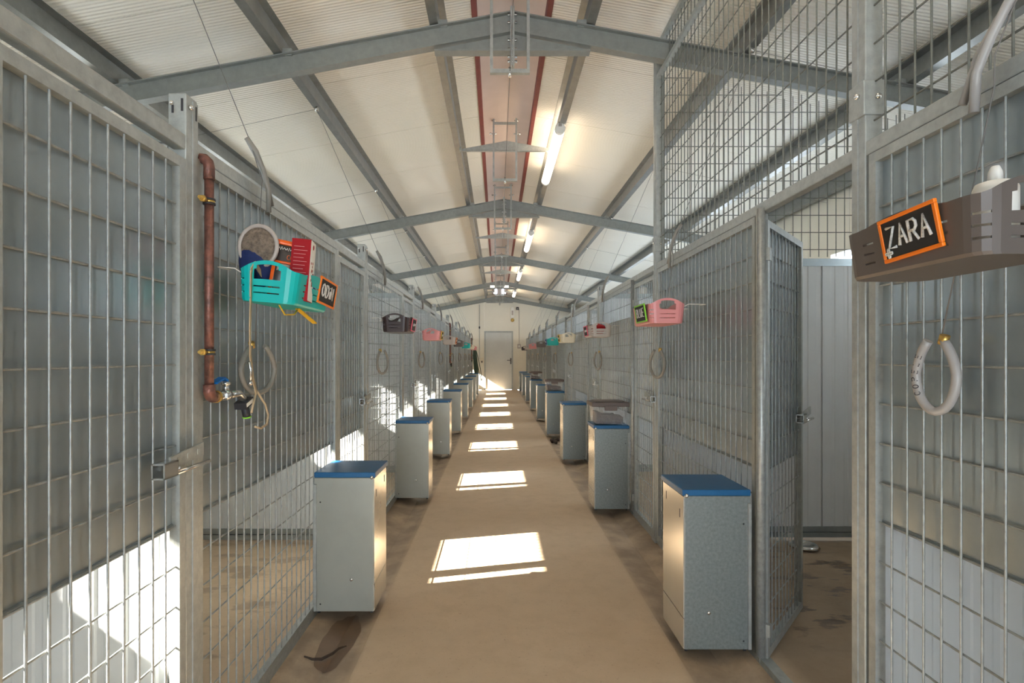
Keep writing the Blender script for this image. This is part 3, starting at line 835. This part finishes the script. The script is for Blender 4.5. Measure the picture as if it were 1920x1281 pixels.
def board(face_x, y0, y1, zc, fmat, text, label, side, roll=0, hh=.094, extra=None, th=.013, flip=None):
    """board in a plane parallel to the aisle, from y0 (near) to y1 (far); side -1 left row (faces +x), +1 right row (faces -x)"""
    o = thing('name_board', label, 'chalkboard', (face_x, (y0+y1)/2, zc))
    Wd = y1-y0
    # local frame: X right as read, Z up, Y = into board
    rz = R(90) if side < 0 else R(-90)
    o.rotation_euler = (R(9), roll, rz)
    o.rotation_mode = 'XYZ'
    f = MB(); t = .0075
    f.box(-Wd/2, Wd/2, 0, .007, -hh/2, -hh/2+t); f.box(-Wd/2, Wd/2, 0, .007, hh/2-t, hh/2)
    f.box(-Wd/2, -Wd/2+t, 0, .007, -hh/2+t, hh/2-t); f.box(Wd/2-t, Wd/2, 0, .007, -hh/2+t, hh/2-t)
    part('board_frame', f, fmat, o, bevel=.0015)
    sk = part('slate', MB().box(-Wd/2+t, Wd/2-t, .002, .006, -hh/2+t, hh/2-t), SLATE, o)
    M = Matrix(((1, 0, 0, 0), (0, 0, -1, .0022), (0, 1, 0, 0), (0, 0, 0, 1)))
    lt = MB(); n = MB(); h = hh*.46
    wtot = letters(n, text, M, h, .001)
    sx = min(1.15, Wd*.78/wtot)
    Ms = M @ Matrix.Translation((-Wd*.36*(1 if len(text) > 2 else .6), -h*.42, 0)) @ Matrix.Diagonal((sx, 1, 1, 1))
    letters(lt, text, Ms, h, .0030)
    if extra: letters(lt, '*', M @ Matrix.Translation((-Wd*.46, -hh*.50, 0)), hh*.40, .0018)
    part('chalk_lettering', lt, CHALK, sk, 'chalk lettering')
    return o
board(-.612, 1.93, 2.12, 1.466, ORANGE, 'ODIN', 'orange-framed chalkboard reading ODIN on the left', -1, roll=R(3))
board(.768, .972, 1.118, 1.469, ORANGE, 'ZARA', 'orange-framed chalkboard reading ZARA with a chalk flower', 1, roll=R(-3), hh=.086, extra=True)
board(-.606, 3.99, 4.17, 1.462, PINKF, '~~', 'pink-framed chalkboard on the dark brown basket', -1)
board(.757, 2.86, 3.06, 1.462, GREENF, 'BLUE', 'green-framed chalkboard on the pink basket at right', 1)
board(-.608, 6.12, 6.30, 1.462, YELF, '~~', 'yellow-framed chalkboard on the left pink basket', -1)
board(.805, 5.0, 5.18, 1.462, PINKF, '~~', 'pink-framed chalkboard on the taupe grey basket', 1)
board(.797, 7.15, 7.33, 1.462, YELF, '~~', 'yellow-framed chalkboard on the right cream basket', 1)
board(-.601, 8.25, 8.43, 1.462, ORANGE, '~~', 'orange-framed chalkboard on the left pale grey basket', -1)
board(.797, 9.05, 9.23, 1.462, BLUEF, '~~', 'blue-framed chalkboard on the right teal basket', 1)

# ------------------------------------------------------------------ pull cords with hose rings
def ring_pts(y, zt, w_, h_, x, tw=.0):
    pts = []
    for i in range(25):
        a = R(28)+2*math.pi*(i/24)*(1-56/360)
        # teardrop hanging, open at the top
        rx = math.sin(a); rz = math.cos(a)
        nar = 1-.35*max(0, rz)
        pts.append((x+tw*rx, y-w_/2*rx*nar, zt-h_/2+h_/2*rz))
    return pts
def make_cord(side, y, yr, hmat, pulley=True, w_=.15, h_=.175, wallx=None, tw=.02, ring_x=None):
    xf = XL if side < 0 else XR; s = side
    r = thing('pull_cord', '', 'pull cord', (0, y, 0), 'pull cords with hose rings over the %s fence' % ('left' if s < 0 else 'right'))
    xr = xf-s*.022
    zr = 1.285
    px = RX+s*1.47; pz = zroof(px)-.13; py = .17
    c = MB()
    c.tube([(xr, yr-y, zr-.01), (xr, .01, 1.80), (xf-s*.03, 0, 1.86), (xf, -.03, 1.99), (px, py, pz)], .0016, 5)
    c.tube([(px, py, pz), ((WL if s < 0 else WR)-s*.05, py+.05, zroof(WR)-.15)], .0014, 5)
    part('cord', c, CORD, r)
    sv = MB()
    sv.tube([(xf-s*.035, .045, 1.76), (xf-s*.038, .035, 1.84), (xf-s*.03, .01, 1.90), (xf-s*.015, -.015, 1.96), (xf+s*.01, -.035, 2.0)], .0095, 8)
    sv.tube([(xf+s*.008, -.03, 1.995), (xf-s*.012, .012, 1.94), (xf-s*.026, .045, 1.88), (xf-s*.034, .075, 1.79)], .0085, 8)
    part('sleeve', sv, HOSEW if hmat is HOSEW else HOSEM, r, 'grey hose sleeve over the rail')
    g = MB(); g.tube(ring_pts(yr-y, zr, w_, h_, xr-s*.012, s*tw), .0105 if hmat is HOSEW else .009, 10)
    part('hose_ring', g, hmat, r)
    p = ring_pts(yr-y, zr, w_, h_, xr-s*.012, s*tw)[0]
    q = MB(); q.tube([(p[0], p[1]-.006, p[2]+.012), (p[0], p[1]+.002, p[2]-.008)], .0105, 8); part('brass_end', q, BRASS, r)
    pu = MB(); pu.tube([(px-.012, py, pz+.0), (px+.012, py, pz+.0)], .018, 12); pu.bar((px, py, pz), (px, py, pz+.06), .01, .012)
    part('pulley', pu, CHROME, r)
    return r
cA = make_cord(-1, 1.98, 1.94, HOSEM, w_=.18); cA['label'] = 'pull cord with a hose ring hanging below the teal basket'
for k in range(1, 9): dup(cA, (0, 1.98+D*k, 0), nth(k, 'hose-ring pull cord', 'left'))
cB = make_cord(1, 1.15, 1.30, HOSEW, w_=.09, tw=.012); cB['label'] = 'pull cord with a pale hose ring printed COPELE'
cC = make_cord(1, 3.26, 3.56, HOSEM, w_=.19, h_=.185); cC['label'] = 'pull cord with a grey ring below the right pink basket'
for k in range(1, 8): dup(cC, (0, 3.26+D*k, 0), nth(k+1, 'hose-ring pull cord', 'right'))
# print on the near ring, on its far (left in view) arm
pts = ring_pts(1.30-1.15, 1.285, .09, .175, XR-.022-.012, .012)
arm = sorted([Vector(p) for p in pts if p[1] > .15+.02 and 1.13 < p[2] < 1.255], key=lambda p: p.z)
def arm_at(t):
    f = t*(len(arm)-1); i = min(int(f), len(arm)-2); return arm[i].lerp(arm[i+1], f-i)
pr = MB(); word = 'COPELE'
for i, ch in enumerate(word):
    t = .04+i*.16; c0 = arm_at(t); c1 = arm_at(min(1, t+.1)); d = (c1-c0).normalized()
    outv = Vector((-.86, -.50, 0)).normalized(); up = outv.cross(d).normalized()   # letter top towards the left in view
    if up.y < 0: up = -up
    h = .0125
    for s_ in S[ch]:
        pp = []
        for p in s_:
            a_ = (p[1]-.5)*h; surf = math.sqrt(max(0, .0109**2-a_*a_))
            pp.append(c0+d*(p[0]*h*1.05)+up*a_+outv*surf)
        pr.tube(pp, .0009, 4)
part('printed_name', pr, INK, cB, 'black print reading COPELE')

# ------------------------------------------------------------------ water pipes on the left
def make_pipe():
    r = thing('water_downpipe', '', 'pipe', (-.842, 1.632, 0), 'copper water pipes down the left fence')
    m = MB(); m.tube([(0, 0, 1.13), (0, 0, 1.78)], .0130, 12); part('pipe_run', m, RUST, r)
    e = MB(); e.tube([(0, 0, 1.755), (0, 0, 1.79), (-.003, .0, 1.805), (-.012, 0, 1.815), (-.035, 0, 1.817), (-.05, 0, 1.817)], .0155, 12); part('top_elbow', e, RUST, r)
    e = MB(); e.tube([(0, 0, 1.155), (0, 0, 1.135), (0, .006, 1.122), (0, .018, 1.117), (0, .035, 1.117)], .0165, 12); part('bottom_elbow', e, RUST, r)
    for z in (1.69, 1.25):
        c = MB(); c.tube([(0, 0, z-.009), (0, 0, z-.003)], .0175, 12); c.tube([(0, 0, z+.003), (0, 0, z+.009)], .0175, 12); part('clamp', c, DARKM, r)
        c = MB(); c.tube([(0, 0, z-.005), (0, 0, z+.005)], .0160, 12); c.tube([(0, -.055, z), (0, -.01, z)], .005, 8); c.tube([(0, -.04, z), (0, -.032, z)], .010, 6); part('clamp_band', c, BRASS, r)
    b_ = MB(); b_.tube([(0, .035, 1.117), (0, .045, 1.117)], .019, 10); part('brass_collar', b_, BRASS, r)
    v = MB(); v.tube([(0, .045, 1.117), (0, .085, 1.117)], .014, 12); v.tube([(0, .085, 1.117), (0, .115, 1.117)], .0175, 8); v.tube([(0, .115, 1.117), (0, .185, 1.117), (0, .215, 1.10), (0, .225, 1.085)], .0125, 12)
    v.tube([(0, .10, 1.13), (0, .10, 1.15)], .010, 8); v.tube([(0, .10, 1.15), (0, .10, 1.158)], .014, 6)
    part('ball_valve', v, CHROME, r)
    l = MB(); l.bar((0, .10, 1.162), (0, .075, 1.172), .018, .006); l.bar((0, .075, 1.172), (.004, .018, 1.158), .022, .005)
    part('lever', l, LEVER, r, 'blue lever')
    t = MB(); t.bar((0, .195, 1.073), (0, .255, 1.091), .038, .022, (0, -.3, 1)); t.tube([(0, .228, 1.075), (0, .24, 1.045), (0, .245, 1.035)], .013, 10)
    part('hose_connector', t, DARKM, r)
    t = MB(); t.tube([(0, .2445, 1.036), (0, .2455, 1.032)], .0145, 10); part('green_ring', t, GREENF, r)
    t = MB(); t.bar((.0195, .202, 1.076), (.0195, .248, 1.090), .001, .012); part('paper_label', t, WHITE, r)
    return r
wp = make_pipe(); wp['label'] = 'rusty copper water pipe with blue-levered tap beside the nearest left post'
dup(wp, (-.842, 1.632+4*D, 0), 'rusty water pipe with tap halfway down the left row')
dup(wp, (-.842, 1.632+8*D, 0), 'farthest water pipe, beside the green hose')

# green hose hung near the far end
gh = thing('garden_hose', 'dark green garden hose hung in long loops at the far left', 'hose', (-.76, 18.62, 0))
m = MB()
for i in range(6):
    pts = []
    bot = .35+.12*random.random(); off = .02*i
    for j in range(28):
        a = 2*math.pi*j/28
        pts.append((-.02+.05*math.sin(a)*.6+.012*i+(.22 if i == 5 else .09)*(1-math.cos(a))/2*.9, .05*i+.06*math.sin(a), (1.42+bot)/2+(1.42-bot)/2*math.cos(a)))
    m.tube(pts, .013, 8, closed=True)
part('coil', m, HGREEN, gh); part('hook', MB().tube([(-.115, .1, 1.45), (.0, .1, 1.41), (.06, .1, 1.44)], .008, 6), DARKM, gh)

# ------------------------------------------------------------------ things in the teal basket
def soft(mb, c, r, n=18, m=12, sq=(1, 1, 1), amp=.1, fr=20):
    mb.ball(c, r, n, m, sq)
    k = len(mb.v)-(m+1)*n
    for i in range(k, len(mb.v)):
        v = Vector(mb.v[i]); d = (v-Vector(c)); mb.v[i] = tuple(Vector(c)+d*(1+amp*noise.noise(v*fr)))
    return mb
hs = thing('fleece_harness', 'navy dog harness with brown fleece lining, stuffed in the teal basket', 'harness', (-.775, 1.76, 1.43))
part('fleece_pad', soft(MB(), (.010, .035, .160), .058, 24, 16, (1.0, .42, 1.12), .10, 45), FUR, hs)
m = MB(); m.tube([(.010+.060*math.cos(a), .028, .160+.066*math.sin(a)) for a in [2*math.pi*i/28 for i in range(28)]], .007, 8, closed=True); part('rim_binding', m, GREYP, hs)
part('navy_shell', soft(MB(), (-.005, .05, .115), .078, 18, 12, (.75, .5, 1.15), .06, 14), NAVY, hs)
m = MB()
P = [(.03, .12, .09), (.05, .20, .115), (.06, .27, .10), (.075, .33, .065), (.095, .385, .03)]
for i in range(len(P)-1): m.bar(P[i], P[i+1], .004, .028, (0, .5, 1))
part('blue_strap', m, BLUES, hs)
m = MB(); P = [(.02, .20, .13), (.05, .27, .14), (.07, .32, .10)]
for i in range(2): m.bar(P[i], P[i+1], .004, .030, (0, .5, 1))
part('blue_strap', m, BLUES, hs)
part('fleece_roll', soft(MB(), (.06, .28, .07), .045, 16, 10, (.5, 1.3, .5), .15, 35), FUR, hs)
part('strap_end', MB().bar((.10, .36, .02), (.11, .40, .0), .004, .02), STRAP, hs)

tb = thing('treat_bag', 'orange and black foil treat bag standing in the teal basket', 'bag', (-.725, 1.80, 1.418))
tb.rotation_euler = (0, R(9), R(22))
m = MB(); n = 8; hgt = .20; wd = .108
vs_ = []
for s in (-1, 1):
    for j in range(n+1):
        for i in range(n+1):
            u = i/n; v = j/n
            bulge = .016*math.sin(math.pi*u)**.7*math.sin(math.pi*min(1, v*.95+.02))+.0012
            vs_.append((-.02+wd*u, s*bulge, .0+hgt*v))
q = (n+1)*(n+1); fs = []
for j in range(n):
    for i in range(n):
        a = j*(n+1)+i; fs.append((a, a+1, a+n+2, a+n+1)); fs.append((q+a, q+a+n+1, q+a+n+2, q+a+1))
for i in range(n): a = n*(n+1)+i; fs.append((a, a+1, q+a+1, q+a)); fs.append((i+1, i, q+i, q+i+1))
for j in range(n): a = j*(n+1); fs.append((a+n+1, a, q+a, q+a+n+1)); a += n; fs.append((a, a+n+1, q+a+n+1, q+a))
m.add(vs_, fs, True)
part('foil_bag', m, BLACKB, tb, 'dark foil front with a picture panel')
def bagstrip(z0, z1, mt, name, u0=0, u1=1, lab=None, off=.0012):
    mm = MB(); vv = []; N = 8
    for i in range(N+1):
        u = u0+(u1-u0)*i/N
        for z in (z0, z1):
            v = z/hgt; vv.append((-.02+wd*u, -(.016*math.sin(math.pi*u)**.7*math.sin(math.pi*min(1, v*.95+.02))+.0012)-off, z))
    mm.add(vv, [(2*i, 2*i+2, 2*i+3, 2*i+1) for i in range(N)], True)
    o = part(name, mm, mt, tb, lab); sm = o.modifiers.new('s', 'SOLIDIFY'); sm.thickness = .0006
bagstrip(.184, .200, ORB, 'top_band', lab='orange top band')
bagstrip(.122, .130, ORB, 'middle_band', lab='orange stripe'); bagstrip(.02, .122, ORB, 'side_band', 0.0, .10, 'orange side band')
bagstrip(.03, .120, FUR, 'picture', .55, .9, 'brown printed picture'); bagstrip(.03, .120, GREYP, 'picture', .15, .5, 'grey printed picture')
lt = MB(); M = Matrix(((1, 0, 0, .022), (0, 0, -1, -.0172), (0, 1, 0, .137), (0, 0, 0, 1))); letters(lt, 'CORAÇ', M, .0145, .0012, .12); part('print', lt, ORB, tb, 'orange lettering reading CORAÇ')
lt = MB(); M = Matrix(((1, 0, 0, -.008), (0, 0, -1, -.0175), (0, 1, 0, .160), (0, 0, 0, 1))); letters(lt, '~~~', M, .022, .0012, .05); part('print', lt, WHITE, tb, 'white script lettering')
rc = thing('red_carton', 'red and white carton standing in the teal basket', 'carton', (-.638, 1.80, 1.418)); rc.rotation_euler = (0, R(4), R(8))
part('carton_body', MB().box(-.036, .024, 0, .08, 0, .20), RED, rc, bevel=.001)
part('white_side', MB().box(.0242, .0250, .002, .078, .002, .198), WHITE, rc, 'white side panel with red dots')
wl_ = MB()
for i in range(13): wl_.box(-.028, .004+.005*(i % 3), -.0008, -.0002, .03+i*.012, .0312+i*.012)
part('printed_lines', wl_, PINK, rc)
dts = MB(); random.seed(3)
for i in range(12): dts.ball((.0252, .02+.04*random.random(), .05+.09*random.random()), .005, 6, 4, (.15, 1, 1))
dts.ball((.0252, .04, .18), .009, 8, 4, (.15, 1, 1))
part('red_dots', dts, RED, rc)
ld = thing('dog_leash', 'beige leather dog lead hanging from the teal basket through the hose ring', 'leash', (-.705, 1.72, 0))
m = MB(); P = [(-.05, .07, 1.50), (-.045, .01, 1.525), (-.048, -.012, 1.50), (-.05, -.010, 1.42), (-.07, .03, 1.33), (-.10, .10, 1.24), (-.108, .14, 1.16), (-.112, .175, 1.11)]
for i in range(len(P)-1): m.bar(P[i], P[i+1], .019, .003, (1, .2, 0))
part('strap', m, STRAP, ld)
m = MB(); m.tube([(-.112, .175, 1.12), (-.11, .14, 1.07), (-.11, .13, 1.05)], .004, 6); m.tube([(-.112, .175, 1.12), (-.108, .235, 1.07), (-.108, .262, 1.03), (-.108, .25, .998), (-.108, .20, .99), (-.11, .16, 1.0)], .004, 6)
part('loop', m, STRAP, ld)
m = MB(); m.tube([(-.10, .09, 1.22), (-.10, .105, 1.19), (-.10, .10, 1.16)], .005, 6); m.ball((-.10, .10, 1.15), .008, 8, 5); part('snap_hook', m, CHROME, ld)
ys = thing('striped_strap', 'yellow and black striped strap dangling under the teal basket', 'strap', (-.68, 1.87, 1.40))
m = MB(); m.tube([(-.03, -.06, .01), (-.02, -.03, -.025), (.0, .0, -.022), (.0, .03, -.005)], .0028, 6); m.bar((0, .03, .0), (.03, .12, -.045), .018, .003); part('webbing', m, YSTR, ys)
m = MB(); m.bar((0.0005, .03, .0018), (.0305, .12, -.0432), .004, .003); part('black_stripe', m, DARKM, ys)
# white bottle in the taupe basket
bt = thing('spray_bottle', 'white bottle with a clear cap standing in the taupe basket at right', 'bottle', (.868, .972, 1.42))
part('bottle_body', MB().lathe([(0, 0), (.030, 0), (.032, .01), (.032, .11), (.028, .120), (.022, .122), (0, .122)], n=24), WHITE, bt)
part('cap', MB().lathe([(.0, .122), (.0165, .122), (.0155, .154), (.0145, .156), (0, .156)], n=24), CLEAR, bt)
part('nozzle', MB().lathe([(.0, .122), (.011, .122), (.010, .140), (.006, .150), (0, .150)], n=16), WHITE, bt)
rd = thing('red_cloth', 'crumpled red and black cloth in the taupe grey basket', 'cloth', (.907, 5.0, 1.42))
part('cloth_fold', soft(MB(), (0, 0, .055), .07, 16, 10, (.9, 1.3, .7), .25, 18), RED, rd); part('black_fold', soft(MB(), (-.06, .0, .07), .03, 10, 8, (1, 1, 1), .2, 20), DARKM, rd)

# ------------------------------------------------------------------ floor bits
tw = part('twig', MB().tube([(-.745+.0, 2.20, .008), (-.71, 2.19, .002), (-.675, 2.205, -.006), (-.645, 2.26, -.012), (-.63, 2.30, -.012), (-.60, 2.31, -.006)], [.003, .005, .006, .006, .005, .002], 8), TWIGM)
tw.location = (-.05, .1, -.008)
tag(tw, 'dark curved twig lying by the left fence in front of the first cabinet', 'twig')
pts = []
for i in range(26):
    a = 2*math.pi*i/26; r_ = 1+.22*noise.noise(Vector((math.cos(a)*2, math.sin(a)*2, 3)))
    pts.append((-.70+.075*math.cos(a)*r_, 2.48+.24*math.sin(a)*r_))
wt = MB(); k = len(pts)
def gz(x):
    pr_ = prof
    for (a, za), (b, zb) in zip(pr_, pr_[1:14]):
        if a <= x <= b: return za+(zb-za)*(x-a)/(b-a)
    return 0
vsx = []
for sc in (0, .35, .7, 1.0):
    for (x, y) in pts:
        xx = -.70+(x+.70)*sc; yy = 2.48+(y-2.48)*sc; vsx.append((xx, yy, gz(xx)+.0015))
wt.add(vsx, [(r_*k+i, r_*k+(i+1) % k, (r_+1)*k+(i+1) % k, (r_+1)*k+i) for r_ in range(3) for i in range(k)])
tag(part('wet_patch', wt, WETM), 'dark wet patch on the floor under the nearest left cabinet', 'puddle')
bw = thing('steel_bowl', 'shallow steel dog bowl on the floor behind the open gate', 'bowl', (1.98, 3.60, .001)); bw.scale = (.75, .75, .75)
part('bowl_shell', MB().lathe([(0, .0), (.10, .0), (.125, .012), (.10, .035), (.085, .038), (.075, .03), (.06, .012), (0, .010)], n=28), CHROME, bw)

pc = MB(); random.seed(5)
for i in range(9): soft(pc, (.05*(random.random()-.5)*2, .04*(random.random()-.5)*2, .02+.03*random.random()), .028, 8, 6, (1, 1, .8), .4, 30)
pco = part('dirt_clump', pc, TWIGM); pco.location = (.83, 8.0, -.02)
tag(pco, 'small dark clump on the floor beside a right cabinet', 'debris')
